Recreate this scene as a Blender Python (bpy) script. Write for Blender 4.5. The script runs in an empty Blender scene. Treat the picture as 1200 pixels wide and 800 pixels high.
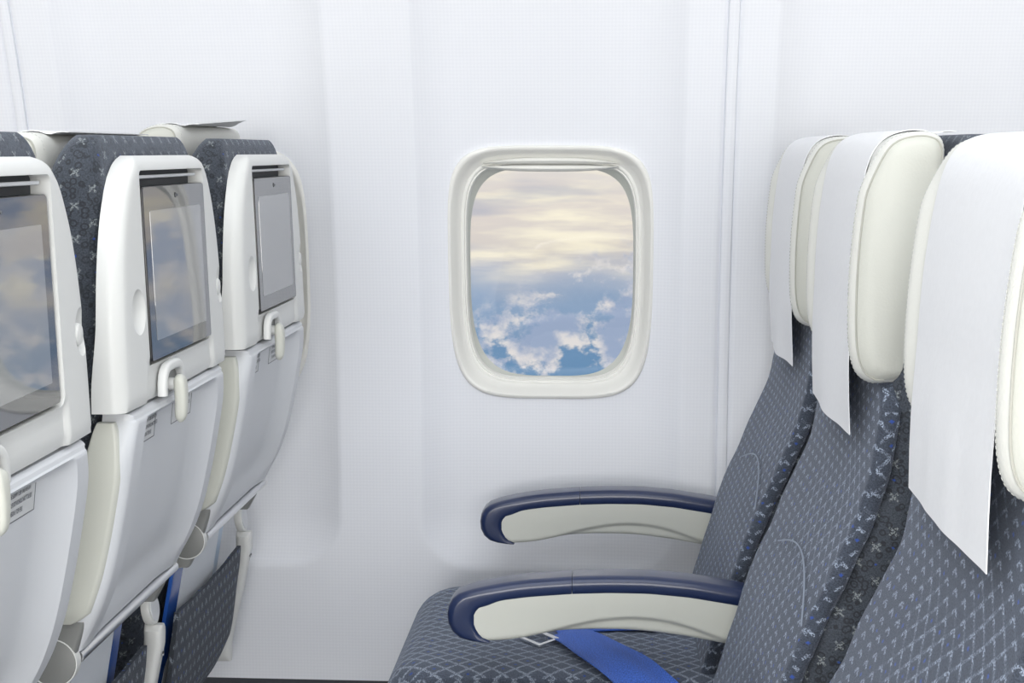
import bpy, bmesh, math, random
from mathutils import Vector, Matrix
from mathutils.noise import noise as pnoise
random.seed(7)
PI = math.pi
S = bpy.context.scene
COL = S.collection

# ------------------------------------------------------------------ camera
F_PX = 1820.0
cam_d = bpy.data.cameras.new('camera'); cam = bpy.data.objects.new('camera', cam_d); COL.objects.link(cam)
cam_d.sensor_width = 36.0; cam_d.lens = F_PX / 1200 * 36; cam_d.clip_start = .05
cam.location = (0, 0, 1.14)
cam.rotation_euler = (math.radians(90 - 6.9855), 0, math.radians(3.651))
S.camera = cam
S.view_settings.view_transform = 'Standard'; S.view_settings.look = 'None'
S.view_settings.gamma = 1; S.view_settings.use_curve_mapping = False
S.view_settings.exposure = 0.12

# ------------------------------------------------------------------ node helper
class N:
    def __init__(s, nt): s.t = nt; s.n = nt.nodes; s.l = nt.links
    def new(s, typ, **kw):
        nd = s.n.new(typ)
        for k, v in kw.items(): setattr(nd, k, v)
        return nd
    def put(s, sock, v):
        if isinstance(v, bpy.types.NodeSocket): s.l.new(v, sock)
        elif v is not None:
            try: sock.default_value = v
            except Exception: sock.default_value = (v, v, v)
    def m(s, op, a, b=None, c=None, clamp=False):
        nd = s.new('ShaderNodeMath', operation=op, use_clamp=clamp)
        s.put(nd.inputs[0], a)
        if b is not None: s.put(nd.inputs[1], b)
        if c is not None: s.put(nd.inputs[2], c)
        return nd.outputs[0]
    def vm(s, op, a, b=None):
        nd = s.new('ShaderNodeVectorMath', operation=op); s.put(nd.inputs[0], a)
        if b is not None: s.put(nd.inputs[1], b)
        return nd.outputs[0]
    def mix(s, f, a, b, mode='MIX'):
        nd = s.new('ShaderNodeMix', data_type='RGBA', blend_type=mode)
        s.put(nd.inputs[0], f); s.put(nd.inputs[6], a); s.put(nd.inputs[7], b)
        return nd.outputs[2]
    def sm(s, v, lo, hi, a=0.0, b=1.0):
        nd = s.new('ShaderNodeMapRange', interpolation_type='SMOOTHSTEP'); s.put(nd.inputs[0], v)
        nd.inputs[1].default_value = lo; nd.inputs[2].default_value = hi
        nd.inputs[3].default_value = a; nd.inputs[4].default_value = b
        return nd.outputs[0]
    def noise(s, vec, scale, detail=2.0, rough=.5):
        nd = s.new('ShaderNodeTexNoise'); s.put(nd.inputs['Vector'], vec)
        nd.inputs['Scale'].default_value = scale; nd.inputs['Detail'].default_value = detail
        nd.inputs['Roughness'].default_value = rough
        return nd.outputs['Fac']
    def ramp(s, f, stops):
        nd = s.new('ShaderNodeValToRGB'); s.put(nd.inputs[0], f); e = nd.color_ramp.elements
        while len(e) < len(stops): e.new(.5)
        for k, (p, c) in enumerate(stops): e[k].position = p; e[k].color = c
        return nd.outputs[0]
def srgb(r, g, b):
    f = lambda c: ((c/255+.055)/1.055)**2.4 if c > 10 else c/255/12.92
    return (f(r), f(g), f(b), 1)

# ------------------------------------------------------------------ sky seen through the windows
W = bpy.data.worlds.new('sky'); S.world = W; W.use_nodes = True; W.node_tree.nodes.clear()
n = N(W.node_tree)
tc = n.new('ShaderNodeTexCoord'); D = tc.outputs['Generated']
sp = n.new('ShaderNodeSeparateXYZ'); n.put(sp.inputs[0], D)
X_, Y_, Z_ = sp.outputs
el = n.m('MULTIPLY', n.m('ARCSINE', Z_), 57.29578)
warp = n.noise(n.vm('MULTIPLY', D, (14, 14, 30)), 1.0, 3)
e2 = n.m('ADD', el, n.m('MULTIPLY', n.m('SUBTRACT', warp, .5), 3.0))
base = n.ramp(n.m('MULTIPLY_ADD', e2, 1/24, .5), [
    (0.00, srgb(96, 136, 170)), (0.12, srgb(84, 134, 178)), (0.20, srgb(116, 152, 188)), (0.265, srgb(148, 171, 200)),
    (0.315, srgb(186, 192, 206)), (0.365, srgb(220, 212, 205)), (0.43, srgb(226, 217, 210)), (0.50, srgb(226, 222, 218)), (1.0, srgb(214, 220, 228))])
strat = n.noise(n.vm('MULTIPLY', D, (9, 9, 62)), 1.0, 5, .55)
hi = n.sm(e2, -5.5, -3.5)
c1 = n.mix(n.m('MULTIPLY', n.sm(strat, .42, .66), hi), base, srgb(255, 247, 224))
strat2 = n.noise(n.vm('MULTIPLY_ADD' if False else 'MULTIPLY', n.vm('ADD', D, (3.3, 1.7, .9)), (7, 7, 45)), 1.0, 4, .5)
c2 = n.mix(n.m('MULTIPLY', n.sm(strat2, .52, .72), n.m('MULTIPLY', hi, .85)), c1, srgb(184, 186, 198))
# cumulus: billowy heads, thicker low down and to the right
cv = n.vm('MULTIPLY', n.vm('ADD', D, (.37, .2, .11)), (34, 34, 44))
cu = n.noise(cv, 1.0, 9, .62)
lowm = n.m('MULTIPLY', n.sm(el, -12, -7.6), n.sm(n.m('SUBTRACT', el, n.m('MULTIPLY', X_, 28)), -2.6, -4.4))
cum = n.m('MULTIPLY', n.sm(cu, .46, .56), lowm)
cuc = n.mix(n.sm(n.noise(n.vm('ADD', cv, (0, 0, -.35)), 1.0, 8, .6), .42, .62), srgb(232, 228, 226), srgb(160, 176, 204))
c3 = n.mix(cum, c2, cuc)
bgn = n.new('ShaderNodeBackground'); n.put(bgn.inputs[0], c3); bgn.inputs[1].default_value = .90
wo = n.new('ShaderNodeOutputWorld'); n.l.new(bgn.outputs[0], wo.inputs[0])

# ------------------------------------------------------------------ cabin lamps and added fill
def area(name, loc, rot, sx, sy, power, col=(1, 1, 1)):
    l = bpy.data.lights.new(name, 'AREA'); l.shape = 'RECTANGLE'; l.size = sx; l.size_y = sy; l.energy = power; l.color = col
    o = bpy.data.objects.new(name, l); COL.objects.link(o); o.location = loc; o.rotation_euler = [math.radians(a) for a in rot]
    return o
area('cabin_ceiling_lamp', (-.1, .35, 2.1), (0, 0, 0), 3.6, 1.8, 38, (.90, .945, 1.0))
area('sidewall_wash_lamp', (-.1, 1.72, 1.95), (14, 0, 0), 3.6, .16, .3, (.93, .965, 1.0))
area('far_side_fill', (-.1, -3.2, 1.0), (90, 0, 0), 3.6, 1.5, 140, (1.0, .988, .965))  # unseen fill panel behind the camera, added to brighten the lower wall

# ------------------------------------------------------------------ materials
def mat(name, col, rough=.5, **kw):
    m = bpy.data.materials.new(name); m.use_nodes = True
    b = m.node_tree.nodes['Principled BSDF']
    b.inputs['Base Color'].default_value = col; b.inputs['Roughness'].default_value = rough
    for k, v in kw.items(): b.inputs[k].default_value = v
    return m
def nodes_of(m): return N(m.node_tree), m.node_tree.nodes['Principled BSDF']
def grain(m, scale, strength, dist=.0004, colvar=0.0):
    k, b = nodes_of(m); t = k.new('ShaderNodeTexCoord').outputs['Object']
    f = k.noise(t, scale, 2)
    bp = k.new('ShaderNodeBump'); bp.inputs['Strength'].default_value = strength; bp.inputs['Distance'].default_value = dist
    k.put(bp.inputs['Height'], f); k.l.new(bp.outputs[0], b.inputs['Normal'])
    if colvar:
        c = tuple(b.inputs['Base Color'].default_value)
        k.put(b.inputs['Base Color'], k.mix(f, tuple(x*(1-colvar) for x in c[:3])+(1,), tuple(min(1, x*(1+colvar)) for x in c[:3])+(1,)))
    return m
M = {}
M['plastic'] = grain(mat('white_plastic', (.735, .745, .735, 1), .38), 900, .12)
M['tray'] = grain(mat('tray_plastic', (.68, .70, .735, 1), .42), 700, .15)
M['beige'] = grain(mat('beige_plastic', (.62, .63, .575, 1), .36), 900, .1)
M['grey'] = grain(mat('grey_plastic', (.22, .225, .22, 1), .4), 700, .15)
M['dark'] = mat('dark_recess', (.05, .055, .065, 1), .6)
M['black'] = mat('black_plastic', (.008, .009, .012, 1), .3)
M['navy'] = grain(mat('navy_armrest_cap', (.011, .023, .078, 1), .3, **{'Coat Weight': .35, 'Coat Roughness': .16}), 500, .12)
M['metal'] = mat('brushed_metal', (.72, .73, .75, 1), .28, Metallic=1.0)
M['bezel'] = mat('screen_bezel', (.04, .044, .054, 1), .03, IOR=3.0)
M['display'] = mat('screen_display', (.24, .25, .265, 1), .03, IOR=2.9)
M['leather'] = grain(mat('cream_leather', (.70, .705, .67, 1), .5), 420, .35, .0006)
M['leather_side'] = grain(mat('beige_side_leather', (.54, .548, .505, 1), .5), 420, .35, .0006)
M['stitch'] = mat('stitch_thread', (.50, .51, .49, 1), .8)
M['piping'] = mat('leather_seam', (.42, .42, .38, 1), .6)
M['paper'] = mat('white_card', (.74, .78, .84, 1), .45)
M['blue_print'] = mat('blue_print', (.02, .085, .36, 1), .22)
M['pale_print'] = mat('pale_blue_print', (.42, .56, .74, 1), .3)
M['ink'] = mat('sticker_ink', (.16, .17, .19, 1), .6)
M['sticker'] = mat('sticker', (.66, .675, .69, 1), .5)
M['ceil'] = mat('ceiling_panel', (.85, .84, .81, 1), .8)
M['opp'] = mat('far_side_panel', (.62, .60, .55, 1), .8)
M['floor'] = grain(mat('cabin_carpet', (.36, .37, .40, 1), .95), 300, .5, .003, .4)
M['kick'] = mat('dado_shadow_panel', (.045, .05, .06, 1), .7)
M['seal'] = mat('window_reveal', (.60, .62, .58, 1), .45)
M['frame'] = mat('window_bezel', (.80, .80, .77, 1), .3)
M['shade'] = mat('window_shade', (.74, .735, .69, 1), .4)

def wall_mat():
    m = mat('sidewall_laminate', (.80, .81, .83, 1), .55); k, b = nodes_of(m)
    t = k.new('ShaderNodeTexCoord').outputs['Object']; s = k.new('ShaderNodeSeparateXYZ'); k.put(s.inputs[0], t)
    gx = k.m('SINE', k.m('MULTIPLY', s.outputs[0], 2*PI/.0054)); gz = k.m('SINE', k.m('MULTIPLY', s.outputs[2], 2*PI/.0054))
    g = k.m('MULTIPLY', k.m('ADD', gx, gz), .5)
    k.put(b.inputs['Base Color'], k.mix(k.sm(g, -1, 1), (.735, .756, .812, 1), (.768, .788, .840, 1)))
    bp = k.new('ShaderNodeBump'); bp.inputs['Strength'].default_value = .05; bp.inputs['Distance'].default_value = .0004
    k.put(bp.inputs['Height'], g); k.l.new(bp.outputs[0], b.inputs['Normal'])
    return m
M['wall'] = wall_mat()

def woven(name, base, mark, pu, pv, lattice, chev, dark=0.0, sheen=.25):
    """woven upholstery: fibre mottling, faint diamond lattice, small chevrons at its knots, sparse blue flecks"""
    m = mat(name, base, .85, **{'Sheen Weight': sheen, 'Sheen Roughness': .45, 'Sheen Tint': (.75, .83, 1, 1)}); k, b = nodes_of(m)
    uv = k.new('ShaderNodeUVMap').outputs[0]
    wob = k.new('ShaderNodeTexNoise'); k.put(wob.inputs['Vector'], uv); wob.inputs['Scale'].default_value = 220
    uvw = k.vm('ADD', uv, k.vm('MULTIPLY', k.vm('SUBTRACT', wob.outputs['Color'], (.5, .5, .5)), (.003, .003, 0)))
    s = k.new('ShaderNodeSeparateXYZ'); k.put(s.inputs[0], uvw)
    u = k.m('DIVIDE', s.outputs[0], pu); v = k.m('DIVIDE', s.outputs[1], pv)
    a = k.m('ADD', u, v); c = k.m('SUBTRACT', u, v)
    fa = k.m('FRACT', a); fc = k.m('FRACT', c)
    da = k.m('MINIMUM', fa, k.m('SUBTRACT', 1, fa)); dc = k.m('MINIMUM', fc, k.m('SUBTRACT', 1, fc))
    la = k.sm(da, .13, .06); lc = k.sm(dc, .13, .06)
    fib = k.sm(k.noise(uv, 650, 1), .40, .58)
    lat = k.m('MULTIPLY', k.m('MAXIMUM', la, lc), k.m('MULTIPLY', lattice, k.sm(k.noise(uv, 5, 1), .40, .60)) if lattice < .6 else lattice)
    ch = k.m('MAXIMUM', k.m('MULTIPLY', la, k.m('LESS_THAN', fc, .42)), k.m('MULTIPLY', lc, k.m('GREATER_THAN', fa, .58)))
    mk = k.m('MULTIPLY', k.m('MAXIMUM', lat, k.m('MULTIPLY', ch, chev)), fib)
    mott = k.sm(k.noise(uv, 620, 3, .7), .32, .68); big = k.noise(uv, 35, 2)
    bc = k.mix(mott, tuple(x*.52 for x in base[:3])+(1,), tuple(x*1.55 for x in base[:3])+(1,))
    bc = k.mix(k.m('MULTIPLY', big, .25), bc, tuple(x*.6 for x in base[:3])+(1,))
    if dark:
        vo = k.new('ShaderNodeTexVoronoi', feature='F1'); k.put(vo.inputs['Vector'], uv); vo.inputs['Scale'].default_value = 120
        ring = k.m('ABSOLUTE', k.m('SUBTRACT', vo.outputs['Distance'], .34))
        bc = k.mix(k.m('MULTIPLY', k.sm(ring, .12, .05), dark), bc, (.014, .017, .022, 1))
        node = k.m('MULTIPLY', k.sm(k.m('MAXIMUM', da, dc), .27, .20), k.m('MULTIPLY', k.m('MAXIMUM', k.sm(da, .07, .035), k.sm(dc, .07, .035)), fib))
        mk = k.m('MAXIMUM', k.m('MULTIPLY', node, .9), mk)
    bc = k.mix(mk, bc, mark)
    ia = k.m('MULTIPLY', k.m('FLOOR', a), 12.9898); ic = k.m('MULTIPLY', k.m('FLOOR', c), 78.233)
    rnd = k.m('FRACT', k.m('MULTIPLY', k.m('SINE', k.m('ADD', ia, ic)), 43758.5))
    dd = k.m('MAXIMUM', k.m('ABSOLUTE', k.m('SUBTRACT', fa, .5)), k.m('ABSOLUTE', k.m('SUBTRACT', fc, .5)))
    dot = k.m('MULTIPLY', k.sm(dd, .12, .05) if not dark else k.sm(dd, .06, .03), k.m('GREATER_THAN', rnd, .72))
    bc = k.mix(k.m('MULTIPLY', dot, .8), bc, (.02, .07, .36, 1))
    k.put(b.inputs['Base Color'], bc)
    bp = k.new('ShaderNodeBump'); bp.inputs['Strength'].default_value = .4; bp.inputs['Distance'].default_value = .0006
    k.put(bp.inputs['Height'], k.m('ADD', mott, k.m('MULTIPLY', mk, .8))); k.l.new(bp.outputs[0], b.inputs['Normal'])
    return m
M['weave'] = woven('grey_blue_weave', (.044, .055, .080, 1), (.33, .39, .50, 1), .0290, .0225, .38, .95)
M['weave_seat'] = woven('diamond_weave', (.085, .103, .142, 1), (.42, .48, .58, 1), .024, .030, .80, .6)
M['floral'] = woven('dark_floral_weave', (.047, .056, .073, 1), (.27, .30, .31, 1), .032, .032, .0, .0, .75)
M['pocketf'] = woven('dark_pocket_weave', (.026, .032, .043, 1), (.30, .34, .40, 1), .021, .038, .0, .85, 0, .12)

def cloth_mat(name, col, rough, scale, st, dist, var):
    return grain(mat(name, col, rough, **{'Sheen Weight': .1}), scale, st, dist, var)
M['cloth'] = cloth_mat('nonwoven_cloth', (.79, .80, .83, 1), .9, 160, .35, .0008, .03)
M['belt'] = woven('blue_webbing', (.05, .135, .54, 1), (.06, .16, .6, 1), .004, .004, .2, .2, 0, .2)

def glass_mat():
    m = bpy.data.materials.new('window_glass'); m.use_nodes = True; m.node_tree.nodes.clear(); k = N(m.node_tree)
    fr = k.new('ShaderNodeFresnel'); fr.inputs[0].default_value = 1.45
    tr = k.new('ShaderNodeBsdfTransparent'); gl = k.new('ShaderNodeBsdfGlossy'); gl.inputs['Roughness'].default_value = .02
    mx = k.new('ShaderNodeMixShader'); k.l.new(fr.outputs[0], mx.inputs[0]); k.l.new(tr.outputs[0], mx.inputs[1]); k.l.new(gl.outputs[0], mx.inputs[2])
    o = k.new('ShaderNodeOutputMaterial'); k.l.new(mx.outputs[0], o.inputs[0]); return m
M['glass'] = glass_mat()

# ------------------------------------------------------------------ mesh helpers
XR = -.80            # seat frame origin: x of the seat's root
def link(name, me, parent=None):
    o = bpy.data.objects.new(name, me); COL.objects.link(o)
    if parent: o.parent = parent
    return o
def box_uv(me):
    uv = me.uv_layers.new(name='UVMap').data
    vs = me.vertices
    for p in me.polygons:
        nx, ny, nz = (abs(c) for c in p.normal)
        for li in p.loop_indices:
            c = vs[me.loops[li].vertex_index].co
            if ny > .72: q = (c.x, c.z)
            elif nz > nx: q = (c.y, c.x)
            else: q = (c.y, c.z)
            uv[li].uv = q
def obj(name, V, Fc, m, parent=None, shift=True, smooth=True, bevel=0, seg=2, subsurf=0, angle=35, uv=False, cut=None, solid=0):
    me = bpy.data.meshes.new(name)
    if shift: V = [(x-XR, y, z) for x, y, z in V]
    me.from_pydata([tuple(v) for v in V], [], Fc); me.validate(); me.update()
    bm = bmesh.new(); bm.from_mesh(me)
    if not solid: bmesh.ops.recalc_face_normals(bm, faces=bm.faces[:])
    bm.to_mesh(me); bm.free()
    ms = m if isinstance(m, list) else [m]
    for x in ms: me.materials.append(x)
    o = link(name, me, parent)
    mods = False
    if solid:
        md = o.modifiers.new('s', 'SOLIDIFY'); md.thickness = solid; md.offset = 0; mods = True
    for c in (cut or []):
        md = o.modifiers.new('b', 'BOOLEAN'); md.operation = 'DIFFERENCE'; md.solver = 'EXACT'; md.object = c; mods = True
    if bevel:
        md = o.modifiers.new('v', 'BEVEL'); md.width = bevel; md.segments = seg; md.limit_method = 'ANGLE'; md.angle_limit = math.radians(40); mods = True
    if subsurf:
        md = o.modifiers.new('u', 'SUBSURF'); md.levels = subsurf; md.render_levels = subsurf; mods = True
    if mods:
        dg = bpy.context.evaluated_depsgraph_get(); dg.update()
        nm = bpy.data.meshes.new_from_object(o.evaluated_get(dg)); nm.name = name
        o.modifiers.clear(); o.data = nm; bpy.data.meshes.remove(me); me = nm
    if smooth:
        me.shade_smooth()
        try: me.set_sharp_from_angle(angle=math.radians(angle))
        except Exception: pass
    if uv: box_uv(me)
    return o
def kill(*os):
    for o in os: bpy.data.objects.remove(o, do_unlink=True)
def loft(rings, cap=True, closed=True):
    """rings of equal length -> verts, faces"""
    V = [p for r in rings for p in r]; k = len(rings[0]); Fc = []
    for i in range(len(rings)-1):
        for j in range(k if closed else k-1):
            a = i*k+j; b = i*k+(j+1) % k
            Fc.append((a, b, b+k, a+k))
    if cap and closed:
        Fc.append(tuple(range(k-1, -1, -1))); Fc.append(tuple(range((len(rings)-1)*k, len(rings)*k)))
    return V, Fc
def merge(*parts):
    V, Fc = [], []
    for v, f in parts:
        o = len(V); V += list(v); Fc += [tuple(i+o for i in q) for q in f]
    return V, Fc
def box(x0, x1, y0, y1, z0, z1):
    V = [(x, y, z) for x in (x0, x1) for y in (y0, y1) for z in (z0, z1)]
    return V, [(0, 1, 3, 2), (4, 6, 7, 5), (0, 4, 5, 1), (2, 3, 7, 6), (0, 2, 6, 4), (1, 5, 7, 3)]
def rrect(a0, a1, b0, b1, r, k=5):
    r = min(r, (a1-a0)/2-1e-5, (b1-b0)/2-1e-5); P = []
    for cx, cy, s in ((a1-r, b1-r, 0), (a0+r, b1-r, 1), (a0+r, b0+r, 2), (a1-r, b0+r, 3)):
        for i in range(k+1):
            t = (s + i/k)*PI/2; P.append((cx+r*math.cos(t), cy+r*math.sin(t)))
    return P
def tube(pts, r, k=8, cap=True, rfun=None):
    pts = [Vector(p) for p in pts]; rings = []; up = Vector((0, 0, 1)); prev = None
    for i, p in enumerate(pts):
        t = (pts[min(i+1, len(pts)-1)]-pts[max(i-1, 0)]).normalized()
        if prev is None:
            ref = up if abs(t.dot(up)) < .9 else Vector((1, 0, 0)); a = t.cross(ref).normalized()
        else: a = (prev - t*prev.dot(t)).normalized()
        prev = a; b = t.cross(a); rr = rfun(i/(len(pts)-1)) if rfun else r
        rings.append([tuple(p+a*rr*math.cos(2*PI*j/k)+b*rr*math.sin(2*PI*j/k)) for j in range(k)])
    return loft(rings, cap)
def cyl(c, axis, r, h, k=24, r2=None):
    """cylinder centred c along unit axis"""
    ax = Vector(axis).normalized(); a = ax.orthogonal().normalized(); b = ax.cross(a); c = Vector(c); r2 = r if r2 is None else r2
    return loft([[tuple(c+ax*s*h/2+(a*math.cos(2*PI*j/k)+b*math.sin(2*PI*j/k))*q) for j in range(k)] for s, q in ((-1, r), (1, r2))])
def lerp_tab(tab, z):
    tab = sorted(tab)
    if z <= tab[0][0]: return tab[0][1]
    for (a, p), (b, q) in zip(tab, tab[1:]):
        if z <= b: return p+(q-p)*(z-a)/(b-a)
    return tab[-1][1]
def smooth_tab(tab, z, w=.018):
    return sum(lerp_tab(tab, z+k*w/2) for k in (-2, -1, 0, 1, 2))/5
def sst(t, lo, hi):
    t = (t-lo)/(hi-lo); t = max(0, min(1, t)); return t*t*(3-2*t)
def frange(a, b, k): return [a+(b-a)*i/(k-1) for i in range(k)]
def grid_solid(us, vs, front, back):
    """closed slab from two height fields on the grid us x vs; front/back(u, v) -> point"""
    nu, nv = len(us), len(vs); V = [front(u, v) for v in vs for u in us] + [back(u, v) for v in vs for u in us]; o = nu*nv; Fc = []
    for j in range(nv-1):
        for i in range(nu-1):
            a = j*nu+i; Fc.append((a, a+1, a+nu+1, a+nu)); Fc.append((o+a, o+a+nu, o+a+nu+1, o+a+1))
    for i in range(nu-1):
        Fc.append((i, o+i, o+i+1, i+1)); a = (nv-1)*nu+i; Fc.append((a, a+1, o+a+1, o+a))
    for j in range(nv-1):
        a = j*nu; Fc.append((a, a+nu, o+a+nu, o+a)); a = j*nu+nu-1; Fc.append((a, o+a, o+a+nu, a+nu))
    return V, Fc
def tag(o, label=None, cat=None, group=None, kind=None):
    if label: o['label'] = label
    if cat: o['category'] = cat
    if group: o['group'] = group
    if kind: o['kind'] = kind
    return o
def empty(name, loc): 
    o = bpy.data.objects.new(name, None); COL.objects.link(o); o.location = loc; o.empty_display_size = .1; return o
def copy_tree(o, parent=None):
    c = o.copy(); COL.objects.link(c)
    if parent: c.parent = parent
    for ch in list(o.children): copy_tree(ch, c)
    return c

# ------------------------------------------------------------------ room shell
def wy(z): return 2.47 - (.28*(z-.7)**2 if z > .7 else 0)
PITCH = .552; WC = [-.6485-2*PITCH, -.6485-PITCH, -.6485, -.0965, -.0965+PITCH, -.0965+2*PITCH, -.0965+3*PITCH]
def recess(x, z):
    d = 0
    for cx in WC:
        if abs(x-cx) > .3: continue
        hw = .209; zb = .462; r = .085
        qx = abs(x-cx)-(hw-r); qz = (zb+r)-z
        sd = math.hypot(max(qx, 0), max(qz, 0)) + min(max(qx, qz), 0) - r
        t = max(0, min(1, -sd/.085))
        d = max(d, .026*(1-(1-t)**2.2))
    return d
def wsurf(x, z, off=0): return (x, wy(z)+recess(x, z)+off, z)
WZ = .945; WA, WB = .164, .203
def taper(pz): return 1-.032*sst(-pz, .02, .17)
def superel(a, b, nexp, k=96):
    P = []
    for i in range(k):
        t = 2*PI*i/k; c, s = math.cos(t), math.sin(t)
        if s < 0: nexp_ = nexp*.90
        else: nexp_ = nexp
        pz = b*math.copysign(abs(s)**(2/nexp_), s); P.append((taper(pz)*a*math.copysign(abs(c)**(2/nexp_), c), pz))
    return P
def hole_f(x, z):
    if abs(z-WZ) > WB: return None
    for cx in WC:
        if abs(x-cx) < WA:
            ne = 5 if z > WZ else 4.5; f = (abs(x-cx)/((WA-.003)*taper(z-WZ)))**ne+(abs(z-WZ)/(WB-.003))**ne
            if f < 1: return (cx, max(f, .31))
    return None
wall_root = empty('wall_back', (0, 2.47, 0)); tag(wall_root, kind='structure')
seams = [-.0965-1.5*PITCH-PITCH-.004, .1795, .1795+2*PITCH, -.0965-1.5*PITCH-3*PITCH]
seams = [.1795-4*PITCH, .1795-2*PITCH, .1795, .1795+2*PITCH]
edges = [-2.02] + seams + [1.84]
def wall_panel(x0, x1):
    xs = frange(x0, x1, max(8, int((x1-x0)/.0055))); zs = frange(.268, 2.1, 282)
    nx = len(xs); V = []; Fc = []
    for z in zs:
        for x in xs:
            e = min(x-x0, x1-x); rnd = .004*(1-min(1, e/.006))**2
            X, Y, Z = wsurf(x, z); V.append((X, Y-2.47+rnd, Z))
    ins = []
    for j, z in enumerate(zs):
        for i, x in enumerate(xs):
            g = hole_f(x, z); ins.append(g is not None)
            if g:
                cx, f = g
                if f > .3:
                    q = f**(-.2 if z > WZ else -1/4.5); X, Y, Z = wsurf(cx+(x-cx)*q, WZ+(z-WZ)*q); V[j*nx+i] = (X, Y-2.47, Z)
    for j in range(len(zs)-1):
        for i in range(nx-1):
            a = j*nx+i
            if ins[a] and ins[a+1] and ins[a+nx] and ins[a+nx+1]: continue
            Fc.append((a, a+1, a+nx+1, a+nx))
    return obj('wall_panel', V, Fc, M['wall'], wall_root, shift=False, angle=80)
for a, b in zip(edges, edges[1:]): wall_panel(a+.0085, b-.0085)
for s in seams:      # joint strip between two panels
    zs = frange(.268, 2.1, 90); prof = [(-.0088, .004), (-.0075, -.0005), (-.005, -.002), (.005, -.002), (.0075, -.0005), (.0088, .004), (.0088, .012), (-.0088, .012)]
    obj('joint_strip', *loft([[(s+px, wy(z)+py-2.47, z) for px, py in prof] for z in zs]), M['wall'], wall_root, shift=False)
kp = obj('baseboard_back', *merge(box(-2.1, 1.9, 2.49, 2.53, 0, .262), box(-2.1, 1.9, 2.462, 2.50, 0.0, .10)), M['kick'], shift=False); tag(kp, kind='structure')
def slab(name, b, m):
    o = obj(name, *box(*b), m, shift=False, smooth=False); tag(o, kind='structure'); return o
slab('floor', (-2.1, 1.9, -3.35, 2.53, -.05, 0), M['floor'])
slab('ceiling', (-2.1, 1.9, -3.35, 2.53, 2.12, 2.17), M['ceil'])
slab('wall_front', (-2.1, 1.9, -3.40, -3.35, 0, 2.17), M['opp'])
slab('wall_left', (-2.15, -2.1, -3.40, 2.53, 0, 2.17), M['opp'])
slab('wall_right', (1.9, 1.95, -3.40, 2.53, 0, 2.17), M['opp'])

def window(cx, idx):
    w = empty('window_%d' % idx, (cx, wy(WZ), WZ)); tag(w, kind='structure')
    base = Vector((cx, wy(WZ), WZ))
    def P(px, pz, off):
        x, y, z = wsurf(cx, WZ+pz, off); return (px, y-base.y, pz)
    def ring(inset, off, nexp=5.0, a=WA, b=WB): return [P(px, pz, off) for px, pz in superel(a-inset, b-inset, nexp, 120)]
    prof = [(-.001, .004, 5), (-.001, -.003, 5), (.0015, -.0062, 5), (.0045, -.0066, 5), (.007, -.004, 5), (.012, .0065, 5.0), (.0185, .0165, 5.0), (.0205, .0180, 5.0), (.0225, .0165, 5.0), (.0245, .0170, 5.0), (.0255, .0200, 5.0), (.0275, .0190, 5.0), (.0288, .0215, 5.0), (.029, .040, 5.0)]
    obj('bezel', *loft([ring(a, b, c) for a, b, c in prof], cap=False), M['frame'], w, shift=False, angle=50)
    # dark thin gap line and the deep reveal narrowing to the pane
    a0, b0 = WA-.0288, WB-.0288; AA = .1335
    def r2(t): 
        a = a0-.0008+t*(AA-.001-a0+.0008); b = b0+t*(.1712-b0); 
        return [P(px, pz-.0025*t, .034+.014*t) for px, pz in superel(a, b, 5.0-1.0*t, 120)]
    obj('reveal', *loft([ring(.0282, .032, 5.0), r2(0), r2(.5), r2(.92), r2(1)], cap=False), M['seal'], w, shift=False, angle=60)
    g = superel(.1345, .1735, 4.0, 120)
    obj('pane', *loft([[P(px, pz-.0025, o_) for px, pz in g] for o_ in (.0495, .0545)]), M['glass'], w, shift=False)
    # pulled-up shade: its lower edge with a shallow finger lip hangs just inside the top
    def bar(z0f, z1f, o0, o1, hw):
        R = []
        for i in range(41):
            t = -1+2*i/40; x = t*hw; z0 = z0f(t); z1 = max(z1f(t), z0+.0012)
            x0, y0, _ = wsurf(cx, WZ+z0); 
            R.append([P(x, z0, o0), P(x, (z0+z1)/2, o0-.004), P(x, z1, o0), P(x, z1, o1), P(x, z0, o1)])
        return loft(R)
    wid = .124
    obj('shade', *bar(lambda t: .166-.0*t*t, lambda t: .194-.018*abs(t)**4, .028, .032, .132), M['shade'], w, shift=False)
    obj('shade_lip', *bar(lambda t: .1630+.007*abs(t)**3, lambda t: .1725-.001*abs(t)**3, .006, .020, .108), M['frame'], w, shift=False, angle=60)
    obj('shade_lip', *bar(lambda t: .1755, lambda t: .1850-.0085*abs(t)**2.5, .005, .020, .106), M['frame'], w, shift=False, angle=60)
    return w
for i, cx in enumerate(WC): window(cx, i+1)

# ------------------------------------------------------------------ the seat
PR = .86            # row pitch
FRONT = [(.40, -.765), (.45, -.752), (.50, -.737), (.55, -.722), (.60, -.708), (.65, -.693), (.70, -.671), (.757, -.648), (.80, -.628), (.85, -.618), (.90, -.610), (.95, -.603), (1.0, -.598), (1.1, -.582), (1.16, -.565)]
REAR = [(.30, -.665), (.40, -.640), (.50, -.622), (.58, -.606), (.66, -.578), (.72, -.540), (.80, -.517), (.88, -.500), (1.0, -.491), (1.16, -.491)]
HP = [(-.549, 1.130), (-.550, 1.146), (-.555, 1.1545), (-.566, 1.1583), (-.580, 1.1580), (-.594, 1.1545), (-.604, 1.1480), (-.611, 1.1380), (-.6155, 1.1240), (-.6190, 1.1050), (-.6220, 1.0820), (-.6245, 1.0560), (-.6262, 1.0280), (-.6268, 1.0000), (-.6262, .9780), (-.6235, .9620), (-.6175, .9510), (-.6080, .9455), (-.5950, .9440), (-.549, .9460)]
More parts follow.
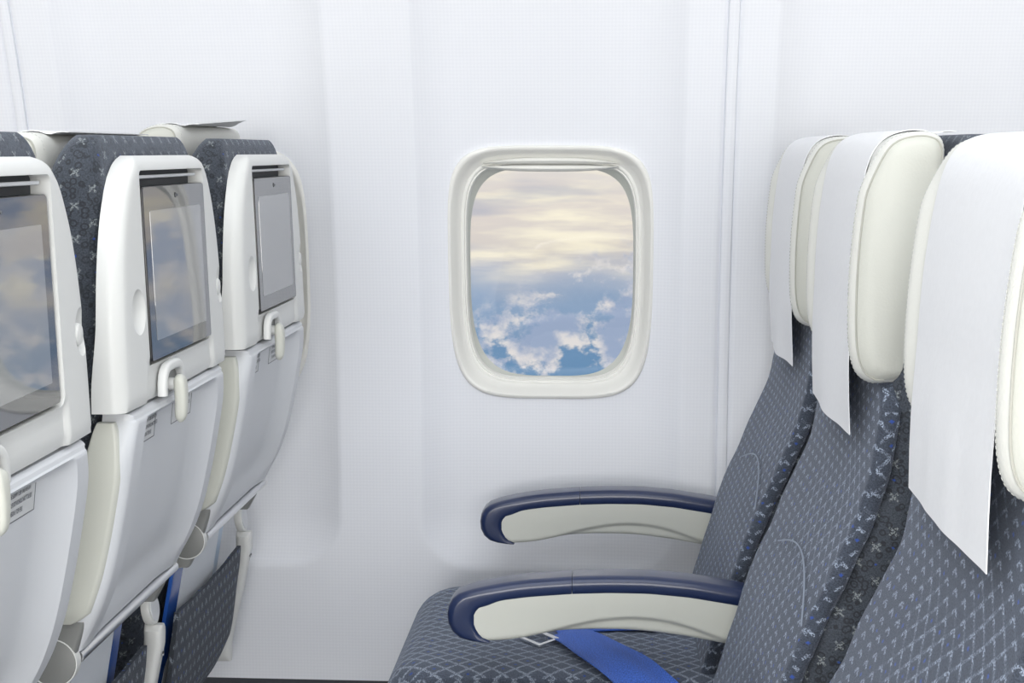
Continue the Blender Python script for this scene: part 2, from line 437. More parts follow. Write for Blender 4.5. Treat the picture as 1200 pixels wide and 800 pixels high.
def crom(P_, k=4):
    out_ = []
    for i in range(len(P_)-1):
        p0, p1, p2, p3 = P_[max(0, i-1)], P_[i], P_[i+1], P_[min(len(P_)-1, i+2)]
        for j in range(k):
            t = j/k; out_.append(tuple(.5*((2*b)+(c-a)*t+(2*a-5*b+4*c-d)*t*t+(3*b-a-3*c+d)*t**3) for a, b, c, d in zip(p0, p1, p2, p3)))
    return out_+[tuple(P_[-1])]
HC = crom(HP, 3); HN = len(HC)
def resample(P_, step):
    out_ = [P_[0]]; acc = 0
    for a, b in zip(P_, P_[1:]):
        d = math.hypot(b[0]-a[0], b[1]-a[1]); p = step-acc
        while p <= d: out_.append((a[0]+(b[0]-a[0])*p/d, a[1]+(b[1]-a[1])*p/d)); p += step
        acc = d-(p-step)
    return out_
def head_map(x, z, y):
    ay = abs(y); edge = math.sqrt(max(0, 1-max(0, (ay-.152)/.0262)**2))
    wing = (.009*sst(ay, .136, .160))*sst(1.145-z, 0, .05)
    if z < 1.0: z -= .024*sst(ay, .05, .165)*(1.0-z)/.055
    f = sst(-x, .549, .60); x -= wing*f
    xm = -.585; x = xm+(x-xm)*(.55+.45*edge); z = 1.05+(z-1.05)*(.86+.14*edge)
    return x, z
def head_ring(y): return [head_map(x, z, y) for x, z in HC]
def build_seat():
    t = empty('airline_seat', (XR, 0, 0))
    # --- padded back body in dark floral weave
    R = []
    zs = frange(.33, 1.10, 34) + [1.10+.056*math.sin(PI/2*i/9) for i in range(1, 10)]
    for z in zs:
        k = 1 if z < 1.10 else math.sqrt(max(.0, 1-((z-1.10)/.0575)**2))
        xf = smooth_tab(FRONT, z)+.014+.018*sst(z, .97, 1.05); xb = smooth_tab(REAR, z); xm = (xf+xb)/2; hx = (xb-xf)/2*(.30+.70*k); hy = .194-(1-k)*.05 - (.006 if z < .5 else 0) - .008*sst(z, .98, 1.12)
        hy += .0022*pnoise(Vector((z*14, 3.1, 0)))
        R.append([(px, py, z) for px, py in rrect(xm-hx, xm+hx, -hy, hy, .034*(.35+.65*k), 6)])
    obj('back_cushion', *loft(R), M['floral'], t, uv=True, angle=60)
    # --- lighter front panel with a puffed edge
    R = []
    for z in [.40, .402, .406] + frange(.415, .950, 42)+[.956, .959]:
        xf = smooth_tab(FRONT, z); e = min(1, max(.15, (z-.398)/.015))
        hy = (.196+.0028*math.sin(z*61)+.0022*math.sin(z*113+1))*(.97+.03*e) - .060*sst(z, .885, .962)
        ring = []
        for px, py in rrect(xf, xf+.020, -hy, hy, .0095, 5): ring.append((px+.006*(abs(py)/hy)**2*0+.0035*math.cos(min(1, abs(py)/hy)*PI)*-.6+.002, py, z))
        R.append(ring)
    # denser across for the shallow dish of the panel
    obj('front_panel', *loft(R), M['weave'], t, uv=True, angle=60)
    # piped lumbar seam, a shallow arc
    pts = []
    for i in range(25):
        s = i/24; y = -.192+.27*s; z = .690+.030*math.sin(PI*s)+.015*s
        pts.append((smooth_tab(FRONT, z)-.0006, y, z))
    obj('lumbar_seam', *tube(pts, .0009, 6), M['weave_seat'], t)
    # --- headrest: cross-sections across y, wings a little forward, lower corners dipping
    R = []
    for i in range(73):
        q = -1+2*i/72; y = .178*math.copysign(1-(1-abs(q))**1.3, q) if q else 0
        R.append([(x, y, z) for x, z in head_ring(y)])
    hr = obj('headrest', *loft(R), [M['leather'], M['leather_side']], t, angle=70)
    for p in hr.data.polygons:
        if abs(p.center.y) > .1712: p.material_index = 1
    for sgn in (-1, 1):
        A = head_ring(sgn*.1705); B = head_ring(sgn*.158)
        obj('side_seam', *tube([(x-.0002, sgn*.1712, z+(.0004 if k < 6 else 0)) for k, (x, z) in enumerate(A[1:HN-3])], .0010, 6), M['piping'], hr)
        dash = []; pts = resample([(x, z) for x, z in B[2:HN-3]], .0042)
        for k in range(0, len(pts)-1):
            (xa, za), (xb_, zb_) = pts[k], pts[k+1]; xb_ = xa+(xb_-xa)*.55; zb_ = za+(zb_-za)*.55
            dash.append(tube([(xa-.0001, sgn*.158, za), (xb_-.0001, sgn*.158, zb_)], .00045, 4))
        o = obj('stitching', *merge(*dash), M['stitch'], hr, smooth=False); tag(o, kind='stuff')
    # --- upper shroud: white moulding round the screen
    HW = [(.885, .200), (.95, .199), (.99, .196), (1.03, .190), (1.06, .182), (1.08, .1745), (1.10, .163), (1.114, .152), (1.125, .138), (1.131, .126), (1.1355, .108)]
    def sx(z): return -.4595-.034*(z-.89)
    us = sorted(set([round(v, 5) for v in frange(-1, 1, 41)] + [s*q for s in (-1, 1) for q in (.998, .992, .98, .965, .935, .66, .64, .62, .60)]))
    vs = frange(.889, 1.11, 30)+[1.114, 1.118, 1.122, 1.126, 1.129, 1.132, 1.134, 1.1355]
    def hwf(z): return smooth_tab(HW, z, .016) if z < 1.10 else lerp_tab(HW, z)
    def front(u, z):
        hw = hwf(z); y = u*hw; r = .016; e = min(hw*(1-abs(u)), (1.1362-z)*1.0, (z-.8885)*2.2+.006); e = max(0, min(r, e))
        rd = r-math.sqrt(max(0, r*r-(r-e)**2))
        low = .0045*sst(z, .930, .922)*(1-sst(abs(y), .122+.05*(.93-z), .130+.05*(.93-z)))
        x = sx(z)-rd-low-.004*(y/.2)**2
        return (x, y, z)
    def back(u, z): return (-.497+.006*sst(z, .90, .98), u*(hwf(z)+.001), z)
    # cutters
    rc = obj('cut', *loft([[(x, y, z) for y, z in rrect(-.120-e, .120+e, .9255-e, 1.1205+e, .006+e, 4)] for x, e in ((-.4865, 0), (-.466, .0005), (-.44, .004))]), M['dark'], None)
    cuts = [rc]
    for cy in (-.146, .178):
        ctr = Vector((-.4375, cy, .983)); k = 32; rings = []
        for j in range(1, 16):
            ph = PI*j/16; rings.append([(ctr.x+.040*math.cos(ph)*.9, ctr.y+.0335*math.sin(ph)*math.cos(2*PI*i/k)*.92, ctr.z+.0335*math.sin(ph)*math.sin(2*PI*i/k)*1.06) for i in range(k)])
        cuts.append(obj('cut', *loft(rings), M['plastic'], None))
    for c in cuts: c.parent = t
    # keep the far dimple clear of the outer edge by a slim margin
    sh = obj('monitor_shroud', *grid_solid(us, vs, front, back), M['plastic'], t, cut=cuts, angle=32)
    kill(*cuts)
    obj('hook_knob', *loft([[(x, .172+r*math.cos(2*PI*i/20), .980+r*1.15*math.sin(2*PI*i/20)) for i in range(20)] for x, r in ((-.486, .008), (-.475, .0085), (-.468, .009), (-.4655, .0078), (-.4645, .004))]), M['plastic'], sh)
    obj('recess_liner', *box(-.4863, -.4855, -.1195, .1195, .9262, 1.1200), M['dark'], sh, smooth=False)
    obj('recess_ledge', *loft([[(x, -.110, z), (x, .112, z)] + [(x, .112, z-.0035), (x, -.110, z-.0035)] for x, z in ((-.485, 1.1150), (-.4745, 1.1158))]), M['tray'], sh, smooth=False, bevel=.001)
    # --- screen, leaning a little
    sc = empty('screen', (0, 0, 0)); sc.parent = t
    def scx(z): return -.4610-.034*(z-.93)
    def plate(y0, y1, z0, z1, d0, d1, r, m, nm, bev=.0008):
        k = rrect(y0, y1, z0, z1, r, 5)
        return obj(nm, *loft([[(scx(z)+d, y, z) for y, z in k] for d in (d0, d1)]), m, sc, bevel=bev, angle=30)
    plate(-.1165, .1160, .9285, 1.1045, -.012, -.0006, .004, M['black'], 'screen_body')
    plate(-.1155, .1150, .9292, 1.1038, -.0008, 0, .004, M['bezel'], 'screen_glass', 0)
    plate(-.0965, .0965, .9480, 1.0800, 0, .0003, .001, M['display'], 'display', 0)
    obj('camera_lens', *cyl((scx(1.094)+.0002, 0, 1.0935), (1, 0, 0), .0028, .0008, 14), M['black'], sc)
    obj('sensor', *cyl((scx(1.094)+.0002, .008, 1.0935), (1, 0, 0), .0013, .0008, 10), M['ink'], sc)
    for z0, z1 in ((1.040, 1.058), (1.005, 1.030), (.985, 1.000)):
        obj('side_button', *box(-.4705, -.4640-.034*(z0-.93), .1165, .1198, z0, z1), M['grey'], sc, smooth=False, bevel=.0007)
    # --- tray table, stowed upright
    TX = [(.60, -.541), (.636, -.529), (.655, -.520), (.68, -.5055), (.70, -.4975), (.72, -.490), (.75, -.4825), (.77, -.478), (.80, -.472), (.84, -.465), (.87, -.4615), (.90, -.4595)]
    def tx(z): return smooth_tab(TX, z, .012)
    ys = sorted(set([round(v, 4) for v in frange(-.188, .188, 27)] + [s*q for s in (-1, 1) for q in (.1875, .186, .1835, .180, .176, .153, .148, .144, .1395, .134, .128, .121, .113, .105, .096)]))
    tz = frange(.6445, .845, 26)+[.852, .858, .8615, .865, .8685, .872, .8745, .8755, .8770, .8785, .880, .882, .8835, .8845, .8852]
    def tfront(y, z):
        r = .013; hw = .188-.012*sst(z, .83, .886)**2-.006*sst(.70-z, 0, .05); yy = y/.188*hw
        e = min(hw-abs(yy), .8858-z); e = max(0, min(r, e)); rd = r-math.sqrt(max(0, r*r-(r-e)**2))
        ty = max(0, min(1, (.148-abs(y))/.062)); tq = max(0, min(1, (.8770-z)/.014))
        dish = .0175*(1-(1-ty)**2)*(1-(1-tq)**2)*(.25+.75*sst(z, .645, .69))
        lip = .0016*math.exp(-((z-.8790)/.0016)**2)
        return (tx(z)-rd-dish-lip, yy, z)
    def tback(y, z):
        hw = .188-.012*sst(z, .83, .886)**2-.006*sst(.70-z, 0, .05); return (tx(z)-.034, y/.188*hw, z)
    tr = obj('tray_table', *grid_solid(ys, tz, tfront, tback), M['tray'], t, angle=20)
    # side mouldings widened over the tray sides; their beige imitates the shade there
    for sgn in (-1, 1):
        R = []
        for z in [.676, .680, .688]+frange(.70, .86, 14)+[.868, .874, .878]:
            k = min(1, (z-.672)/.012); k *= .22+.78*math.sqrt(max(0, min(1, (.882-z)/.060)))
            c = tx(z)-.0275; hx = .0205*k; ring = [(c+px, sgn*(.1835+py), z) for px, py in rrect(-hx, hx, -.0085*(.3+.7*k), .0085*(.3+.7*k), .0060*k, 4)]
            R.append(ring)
        obj('shaded_side_moulding', *loft(R), M['beige'], t)
    # stickers with lettering (the writing reads mirrored, as in the photograph)
    def sticker(y0, y1, z0, z1, lines, h):
        def sx_(z): return tx(z)-.0175+.0007
        st_ = obj('sticker', *loft([[(sx_(z)+d, y, z) for y, z in ((y0, z0), (y1, z0), (y1, z1), (y0, z1))] for d in (-.0004, 0)]), M['sticker'], tr, smooth=False)
        bd = []
        for q in ((y0, y1, z1-.0006, z1+.0002), (y0, y1, z0-.0002, z0+.0006), (y0-.0002, y0+.0006, z0, z1), (y1-.0006, y1+.0002, z0, z1)):
            bd.append(loft([[(sx_(z)+d, y, z) for y, z in ((q[0], q[2]), (q[1], q[2]), (q[1], q[3]), (q[0], q[3]))] for d in (0, .0003)]))
        V, Fc = merge(*bd)
        vo = [(x-XR, y, z) for x, y, z in V]
        for li, (txt, width) in enumerate(lines):
            cu = bpy.data.curves.new('txt', 'FONT'); cu.body = txt; cu.size = h; cu.extrude = 0; cu.align_x = 'CENTER'; cu.align_y = 'CENTER'; cu.offset = .00012; cu.resolution_u = 2
            to = bpy.data.objects.new('txt', cu); COL.objects.link(to)
            dg = bpy.context.evaluated_depsgraph_get(); dg.update(); me = bpy.data.meshes.new_from_object(to.evaluated_get(dg))
            xs = [v.co.x for v in me.vertices]; w = max(xs)-min(xs); zc = z1-(z1-z0)*(.26+.25*li); yc = (y0+y1)/2+(-.006 if li == 2 else .001)
            # seen from behind the seat (+x) the viewer's right is +y; the photograph shows the letters reversed
            pts = [(-(v.co.x)*width/w+yc, v.co.y*1.25+zc) for v in me.vertices]
            o_ = len(vo); vo += [(sx_(z)+.0004-XR, y, z) for y, z in pts]; Fc += [tuple(i+o_ for i in p.vertices) for p in me.polygons]
            kill(to)
        o = obj('lettering', vo, Fc, M['ink'], st_, shift=False, smooth=False)
    L = [('FASTEN SEAT BELT WHILE SEATED', .052), ('USE BOTTOM CUSHION FOR FLOTATION', .059), ('LIFE VEST UNDER SEAT', .034)]
    sticker(.012, .090, .8420, .8720, L, .0046)
    sticker(-.100, -.052, .8410, .8710, L, .0046)
    # --- latch: arched housing on the shroud, swinging knob over the tray edge
    lt = empty('tray_latch', (0, 0, 0)); lt.parent = t; ly = -.062
    arch = []
    for i in range(25):
        a = PI*i/24; w = .040; arch.append((-.4575-.0045*abs(math.sin(a))*0, ly-w*math.copysign(abs(math.cos(a))**.55, math.cos(a))*.82, .8905+.0285*abs(math.sin(a))**.62))
    R = []
    for i, p in enumerate(arch):
        q0 = Vector(arch[max(0, i-1)]); q1 = Vector(arch[min(24, i+1)]); tg = (q1-q0).normalized(); nr = Vector((1, 0, 0)).cross(tg)
        R.append([tuple(Vector(p)+nr*a+Vector((b, 0, 0))) for a, b in rrect(-.0052, .0052, -.0055, .0042, .0035, 4)])
    obj('latch_housing', *loft(R), M['plastic'], lt)
    obj('latch_well', *loft([[(x, ly+dy, z) for dy, z in ((-.029, .8895), (.029, .8895), (.029, .905), (.020, .914), (-.020, .914), (-.029, .905))] for x in (-.4625, -.4606)]), M['grey'], lt, smooth=False)
    obj('latch_pin', *cyl((-.4575, ly, .8985), (1, 0, 0), .0065, .012, 18), M['plastic'], lt)
    R = []
    for i in range(20):
        a = i/19; z = .9085-.0505*a; w = .0098*(1-.35*a)*math.sqrt(max(.02, 1-((a-.5)/.505)**8)); th = .0062*math.sqrt(max(.05, 1-((a-.5)/.51)**6)); x = -.4495+.0015*math.sin(PI*a)
        R.append([(x+px, ly+py, z) for px, py in rrect(-th, th, -w, w, .0045, 4)])
    obj('latch_knob', *loft(R), M['beige'], lt)
    # --- tray arm pivots (grey), and the metal bar under the tray
    for sgn in (-1, 1):
        pv = empty('tray_pivot', (0, 0, 0)); pv.parent = t
        R = []
        for z, x0, x1 in ((.60, -.575, -.548), (.62, -.566, -.537), (.645, -.556, -.527), (.665, -.548, -.520), (.678, -.543, -.516)):
            R.append([(px, (.1775 if sgn > 0 else .1775)*sgn-(.022 if sgn > 0 else 0)+py, z) for px, py in rrect(x0, x1, -.009, .009, .004, 3)])
        obj('pivot_bracket', *loft(R), M['grey'], pv)
        obj('pivot_disc', *cyl((-.5495, sgn*.181-(.012 if sgn > 0 else 0), .636+(.014 if sgn > 0 else 0)), (0, 1, 0), .0235, .012, 36), M['grey'], pv, bevel=.002, angle=40)
        k = 36; ring = [[(-.5495+r*math.cos(2*PI*i/k), sgn*.181-(.012 if sgn > 0 else 0)+dy, .636+(.014 if sgn > 0 else 0)+r*math.sin(2*PI*i/k)) for i in range(k)] for r, dy in ((.0235, -.0062), (.0246, -.0062), (.0246, .0062), (.0235, .0062))]
        V, Fc = loft(ring+[ring[0]], cap=False); obj('pivot_rim', V, Fc, M['plastic'], pv)
    obj('tray_bar', *tube([(-.5290, -.172, .6375), (-.5290, .172, .6375)], .0058, 16), M['metal'], t)
    # --- literature pocket
    PX = [(.30, -.645), (.36, -.602), (.40, -.586), (.46, -.576), (.51, -.569), (.54, -.566)]
    pu = frange(-.176, .176, 23); pz = frange(.315, .525, 14)+[.530, .534, .536]
    def pf(y, z):
        b = (1-(y/.18)**4); sag = -.006*(1-(y/.176)**2)*sst(z, .5, .536)
        return (lerp_tab(PX, z)+.007*b*math.sin(PI*min(1, (z-.30)/.235))+.0015*pnoise(Vector((y*22, z*16, 1))), y*(1-.30*sst(.38-z, 0, .07)), z+sag)
    def pb(y, z):
        x, yy, zz = pf(y, z); return (x-.006, yy, zz)
    obj('seat_pocket', *grid_solid(pu, pz, pf, pb), M['pocketf'], t, uv=True, angle=60)
    # lower shell behind the pocket, dark
    # --- link plates beside the pocket, with round cap and screw (carry the armrest)
    lk = empty('side_link', (0, 0, 0)); lk.parent = t; yl = .244
    R = []
    for z in [.33, .334, .342]+frange(.355, .530, 13)+[.536, .540, .542]:
        k = min(1, (z-.325)/.012, (.546-z)/.010); xr = lerp_tab([(.36, -.602), (.45, -.580), (.52, -.565), (.572, -.566)], z)
        R.append([(px, yl+py, z) for px, py in rrect(xr-.024, xr, -.0135*k, .0135*k, .008*k, 4)])
    obj('link_cover', *loft(R), M['plastic'], lk)
    obj('link_disc', *cyl((-.582, yl-.002, .563), (1, 0, .15), .0215, .012, 40), M['plastic'], lk, bevel=.003)
    obj('disc_groove', *cyl((-.5757, yl-.002, .5640), (1, 0, .15), .0165, .0012, 36), M['tray'], lk)
    obj('screw', *cyl((-.5690, yl-.001, .505), (1, 0, 0.1), .0045, .004, 16), M['metal'], lk)
    obj('screw_slot', *box(-.5674, -.5664, yl-.0035, yl+.0015, .5035, .5062), M['black'], lk, smooth=False)
    # --- armrest at the window side of the seat; blue cap, beige sculpted body
    AT = [(-.2005, .5680), (-.1985, .5790), (-.1930, .5885), (-.180, .5965), (-.161, .6020), (-.13, .6085), (-.10, .6130), (-.045, .6180), (0, .6200), (.049, .6200), (.10, .6160), (.1616, .6065), (.22, .593), (.27, .578)]
    AB = [(-.2005, .5640), (-.1990, .5540), (-.1940, .5450), (-.184, .5372), (-.170, .5335), (-.155, .5335), (-.119, .5365), (-.09, .5425), (-.06, .5480), (-.024, .5503), (.02, .5505), (.05, .5490), (.10, .5430), (.144, .5352), (.18, .531), (.22, .528), (.27, .525)]
    at = empty('armrest', (0, 0, 0)); at.parent = t; hwA = .0245
    def xs_(x): return x-PR
    # cap: lofted along the top, then down round the nose
    def cap_piece(x0, x1, k, name):
        R = []
        for i in range(k):
            x = x0+(x1-x0)*i/(k-1); zt = smooth_tab(AT, x, .008); th = .0245 if x > -.10 else .0245+.003*sst(-x, .10, .14)
            R.append([(xs_(x), yl+py, zt-th+q) for py, q in rrect(-hwA, hwA, 0, th, .010, 6)])
        return obj(name, *loft(R), M['navy'], at, angle=60)
    cap_piece(-.0446, .232, 30, 'rear_cap')
    # nose + front cap: cross-sections swept along the top and down round the nose
    prs = []
    for x in frange(-.0452, -.175, 18):
        xi = x if x > -.115 else -.115+(x+.115)*.62; prs.append(((x, smooth_tab(AT, x, .006)), (xi, smooth_tab(AT, xi, .006)-.0245-.003*sst(-x, .14, .175))))
    prs += [((-.186, .5935), (-.1568, .5755)), ((-.1935, .5875), (-.1605, .5718)), ((-.1985, .579), (-.1625, .5675)), ((-.2005, .568), (-.1638, .5635)), ((-.1995, .556), (-.1632, .5580)), ((-.1945, .5455), (-.1607, .5515)), ((-.186, .538), (-.1572, .5455)), ((-.175, .5345), (-.1532, .5405)), ((-.160, .5332), (-.1492, .5365)), ((-.1478, .5332), (-.1465, .5345))]
    R = []
    for (o_, i_) in prs:
        L_ = math.hypot(o_[0]-i_[0], o_[1]-i_[1]); r_ = min(.010, L_*.45)
        R.append([(xs_(i_[0]+(o_[0]-i_[0])*q/L_), yl+py, i_[1]+(o_[1]-i_[1])*q/L_) for py, q in rrect(-hwA, hwA, 0, L_, r_, 6)])
    obj('front_cap', *loft(R), M['navy'], at, angle=60)
    # body
    xsb = sorted(set([round(v, 4) for v in frange(-.1665, 0.232, 70)])); 
    def abot(x): return smooth_tab(AB, x, .010)
    def arch_z(x):
        return lerp_tab([(-.12, .535), (-.10, .5400), (-.06, .5540), (-.02, .5640), (.015, .5690), (.04, .5695), (.07, .5665), (.10, .5590), (.13, .5480), (.16, .5370), (.18, .530)], x)
    def atopz(x): return smooth_tab(AT, x, .008)-.018 if x > -.10 else smooth_tab(AT, x, .008)-.020
    ts = [0, .02, .05, .09, .14]+frange(.19, .9, 20)+[1.0]
    def bodyside(sgn):
        def f(x, tt):
            z0, z1 = abot(x), atopz(x)
            if x < -.148: z0 += (x+.148)**2*30; z1 -= (x+.148)**2*30
            z = z0+(z1-z0)*tt; h = hwA-.0022
            e = z-z0; r = .006; e = min(r, e); h -= r-math.sqrt(max(0, r*r-(r-e)**2))
            az = smooth_tab([(xx, arch_z(xx)) for xx in (x-.03, x, x+.03)], x, .02) if False else (arch_z(x-.012)+arch_z(x)+arch_z(x+.012))/3
            h -= .0050*(1-sst(z-az, -.0045, .0010))
            return (xs_(x), yl+sgn*h, z)
        return f
    obj('armrest_body', *grid_solid(xsb, ts, bodyside(-1), bodyside(1)), M['beige'], at, angle=50)
    # --- seat cushion
    R = []
    for i in range(33):
        s = -1+2*i/32; y = .211*math.sin(s*PI/2)*1.0; e = math.sqrt(max(0, 1-max(0, (abs(y)-.150)/.0615)**2)); ring = []
        zt = .4755*1-.010*(1-e)-.0; zb = .355
        x0 = -.295-.86-.0+.045*(1-e); x1 = -.70
        prof = rrect(0, 1, 0, 1, .2, 8)
        pts = []
        cx0 = x0+.055; r = .055
        for k in range(13):
            a = PI/2+PI/2*k/12; pts.append((cx0+r*math.cos(a)*1.0, zt-.055+r*math.sin(a)))
        pts = [(x1, zt-.020*0), ((x1+cx0)/2+.1, zt+.0005), ((x1+cx0)/2, zt+.0025*e), ((x1+cx0)/2-.1, zt+.003*e)]+pts
        pts += [(x0+.006, zt-.085), (x0+.03, zb+.008*(1-e)), (x0+.06, zb-.01), (x1, zb-.01)]
        R.append([(px, y, pz) for px, pz in pts])
    obj('seat_cushion', *loft(R), M['weave_seat'], t, uv=True, angle=60)
    # --- under-frame and legs
    obj('seat_frame', *merge(box(-1.08, -.68, -.20, .20, .318, .342), tube([(-1.02, -.243, .30), (-1.02, .243, .30)], .018, 14), tube([(-.74, -.243, .30), (-.74, .243, .30)], .018, 14)), M['grey'], t, smooth=True)
    for x0, x1 in ((-1.02, -.98), (-.74, -.66)):
        obj('leg', *tube([(x0, .12, .30), (x1, .12, .0)], .014, 10), M['grey'], t)
    return t

seat0 = build_seat()
C0 = [1.158, 1.645, 2.133]
SEAT_L = [('airline seat nearest the left edge of the photo, its screen mirroring the curved window frame', C0[0]),
          ('middle airline seat of the three seen from behind, its screen half filled by mirrored sky', C0[1]),
          ('airline seat seen from behind next to the window wall, its screen plain grey', C0[2])]
SEAT_R = [('grey-blue airline seat nearest the right edge, facing left, with the longest headrest cloth', C0[0]),
          ('middle grey-blue airline seat facing left, with the nearer navy-capped armrest beside it', C0[1]),
          ('grey-blue airline seat facing left beside the window wall, blue belt lying across its cushion', C0[2])]
seats = []
first = True
for row, off, grp in ((SEAT_L, 0, 'airline seats of the row seen from behind'), (SEAT_R, PR, 'airline seats of the row facing left')):
    for lab, c in row:
        s = seat0 if first else copy_tree(seat0); first = False
        s.location = (XR+off+(-.002 if off and c == C0[0] else 0), c, 0)
        if off and c == C0[0]: s.rotation_euler = (0, math.radians(1.4), 0)      # reclined a touch further
        if not off and c == C0[2]: [setattr(h, 'location', (0, 0, .016)) for h in s.children if h.name.startswith('headrest')]   # pulled up a notch
        tag(s, lab, 'seat', grp); seats.append(s)

for h in seats[0].children:                             # this screen is swivelled a little in its recess
    if h.name.startswith('screen'): h.rotation_euler = (0, 0, math.radians(1.6)); h.location = (0, -.0093, 0)

# ------------------------------------------------------------------ headrest cloths
def cloth(c, off, label, grp, hw=.134, dz=0.0, curl=0.0, seed=0, skew=.0):
    front = [p for p in HC if p[0] < -.553 and p[1] > .985]
    P_ = resample([(-.534, 1.1572), (-.543, 1.1577)]+front+[(-.6272, .96), (-.6278, .93), (-.6280, .90), (-.6278, .856+dz)], .006)
    ncol = 37; V, Fc = [], []; nn = len(P_)
    for i, (x, z) in enumerate(P_):
        f = i/(nn-1)
        for j in range(ncol):
            q = -1+2*j/(ncol-1); y = q*(hw+.004*pnoise(Vector((f*3, q, seed))))
            zr = z; mx, mz = head_map(x, max(z, .99), y)
            if z < .99: mz = z; mx += (x+.6268); mx += (.0045 if c == C0[0] else .0075)*sst(abs(y), .0, .13)*sst(.99-z, 0, .14)
            dn = sst(f, .55, 1.0)
            wav = .0022*pnoise(Vector((q*2.3, f*2.5, seed+4)))*dn
            up = sst(z, 1.12, 1.15)
            if i < 5: mz += curl*(1-i/5)*(.5+.5*q)
            V.append((mx-.0016*(1-up)-.0030*dn+wav, c+y, mz+.0016*up))
    for i in range(nn-1):
        for j in range(ncol-1):
            a = i*ncol+j; Fc.append((a, a+1, a+ncol+1, a+ncol))
    V = [(x-XR, y-c, z) for x, y, z in V]
    o = obj('headrest_cloth', V, Fc, M['cloth'], None, shift=False, solid=.0009, angle=70)
    o.location = (XR+off+(-.002 if off and c == C0[0] else 0), c, .016 if not off and c == C0[2] else 0)
    if off and c == C0[0]: o.rotation_euler = (0, math.radians(1.4), 0)
    return tag(o, label, 'headrest cloth', grp)
gr = 'white cloths draped over the right row headrests'; gl = 'white cloths over the left row headrests'
cloth(C0[0], PR, 'widest white cloth, draped over the headrest nearest the right edge of the photo', gr, seed=2, dz=.004)
cloth(C0[1], PR, 'white cloth draped over the middle headrest of the right row', gr, seed=11, dz=.004)
cloth(C0[2], PR, 'narrowest white cloth, over the right row headrest beside the window wall', gr, seed=23, dz=.004)
cloth(C0[0], 0, 'white cloth on the left row headrest at the left edge, mostly hidden', gl, seed=5)
cloth(C0[1], 0, 'white cloth on the headrest of the middle seat of the left row', gl, seed=9)
cloth(C0[2], 0, 'white cloth with an upturned corner on the left row headrest beside the wall', gl, seed=31, curl=.010)

# ------------------------------------------------------------------ papers in the seat pockets
def sheet(name, c, y0, y1, z0, z1, x0, x1, th, m, label, cat, grp, round_=.012, bow=.0):
    k = rrect(y0, y1, z0, z1, round_, 5)
    def xx(y, z): return x0+(x1-x0)*(z-z0)/(z1-z0)+bow*math.sin(PI*(y-y0)/(y1-y0))
    V, Fc = loft([[(xx(y, z)+d, y, z) for y, z in k] for d in (-th, 0)])
    V = [(x-XR, y, z) for x, y, z in V]
    o = obj(name, V, Fc, m, None, shift=False, angle=40); o.location = (XR, c, 0)
    return tag(o, label, cat, grp)
for c, where in ((C0[2], 'beside the wall'), (C0[1], 'of the middle left seat'), (C0[0], 'nearest the left edge')):
    sheet('safety_card', c, -.140, .070, .40, .650, -.606, -.561, .0015, M['paper'], 'white card standing in the seat pocket '+where, 'card', 'white cards in the seat pockets')
    sheet('magazine', c, -.135, .125, .40, .655, -.612, -.567, .0035, M['pale_print'] if c == C0[2] else M['blue_print'],
          ('pale blue magazine behind the white card, seat pocket ' if c == C0[2] else 'deep blue magazine behind the white card, seat pocket ')+where, 'magazine', 'magazines in the seat pockets')
for c, where in ((C0[2], 'at the near side of the pocket beside the wall'), (C0[1], 'at the near side of the middle seat pocket')):
    sheet('leaflet', c, -.176, -.128, .42, .612, -.603, -.566, .005, M['blue_print'], 'glossy dark blue leaflet '+where, 'leaflet', 'dark blue leaflets in the pockets', .006, .004)

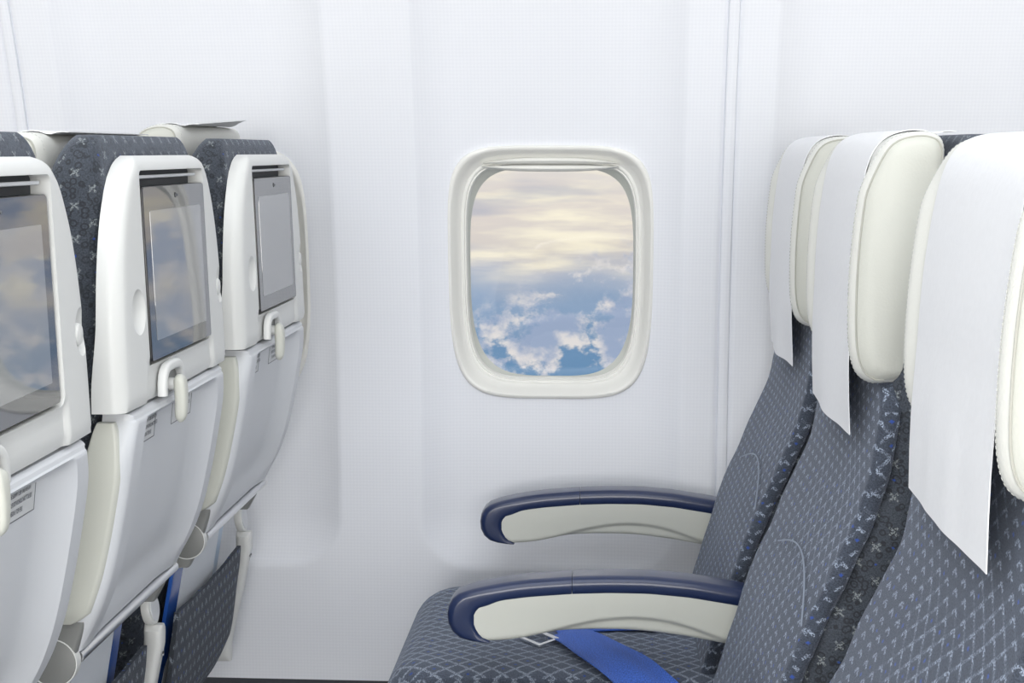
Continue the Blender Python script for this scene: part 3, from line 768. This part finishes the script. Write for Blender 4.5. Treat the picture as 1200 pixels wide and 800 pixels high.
# ------------------------------------------------------------------ seat belt on the window seat of the right row
bl = empty('seat_belt', (0, 2.09, .48)); tag(bl, 'blue webbing seat belt with a steel tongue lying on the cushion beside the window', 'seat belt')
def ribbon(name, ctr, wid, th, m, uvm=True):
    """ctr: centres, wid: half-width vectors"""
    def cr(P_, k=8):
        P_ = [Vector(p) for p in P_]; out_ = []
        for i in range(len(P_)-1):
            p0, p1, p2, p3 = P_[max(0, i-1)], P_[i], P_[i+1], P_[min(len(P_)-1, i+2)]
            for j in range(k):
                t = j/k; out_.append(.5*((2*p1)+(p2-p0)*t+(2*p0-5*p1+4*p2-p3)*t*t+(3*p1-p0-3*p2+p3)*t**3))
        out_.append(P_[-1]); return out_
    c_, w_ = cr(ctr), cr(wid); V, Fc = [], []; nc = 9
    for i, (c, w) in enumerate(zip(c_, w_)):
        for j in range(nc):
            s = -1+2*j/(nc-1); p = c+w*s; p = p+Vector((0, 0, .0026*math.sin(s*4.6+i*.05)*min(1, 2.5*i/len(c_)))); V.append((p.x, p.y-2.09, p.z-.48))
    for i in range(len(c_)-1):
        for j in range(nc-1):
            a = i*nc+j; Fc.append((a, a+1, a+nc+1, a+nc))
    return obj(name, V, Fc, m, bl, shift=False, solid=th, uv=True, angle=60)
ribbon('strap', [(-.064, 2.066, .4840), (-.043, 2.040, .4885), (-.012, 1.985, .4895), (.022, 1.935, .486), (.052, 1.898, .472), (.085, 1.875, .447), (.13, 1.862, .41)],
       [(.018, .018, .001), (.023, .019, .002), (.028, .019, .003), (.031, .018, .004), (.030, .014, .006), (.024, .014, .012), (.016, .014, .016)], .0018, M['belt'])
ribbon('folded_strap', [(-.070, 2.078, .4815), (-.030, 2.103, .4825), (.02, 2.118, .4825), (.08, 2.12, .4830), (.15, 2.125, .482)],
       [(.004, -.013, 0), (.004, -.017, 0), (.002, -.02, 0), (.001, -.022, 0), (.001, -.022, 0)], .0018, M['belt'])
# steel tongue: a rounded frame
def frame(cx, cy, cz, L_, W_, ang, bar):
    o_ = rrect(-L_/2, L_/2, -W_/2, W_/2, .004, 4); i_ = rrect(-L_/2+bar, L_/2-bar*1.2, -W_/2+bar, W_/2-bar, .002, 4)
    ca, sa = math.cos(ang), math.sin(ang)
    T = lambda p, z: (cx+p[0]*ca-p[1]*sa, cy+p[0]*sa+p[1]*ca-2.09, cz+z-.48+p[0]*.10)
    r = [[T(p, z) for p in q] for q, z in ((o_, -.0012), (o_, .0012), (i_, .0012), (i_, -.0012))]
    V, Fc = loft(r+[r[0]], cap=False); return V, Fc
fr = obj('buckle_tongue', *frame(-.093, 2.040, .4845, .036, .046, math.radians(40), .0055), M['metal'], bl, shift=False, smooth=False, bevel=.0005)
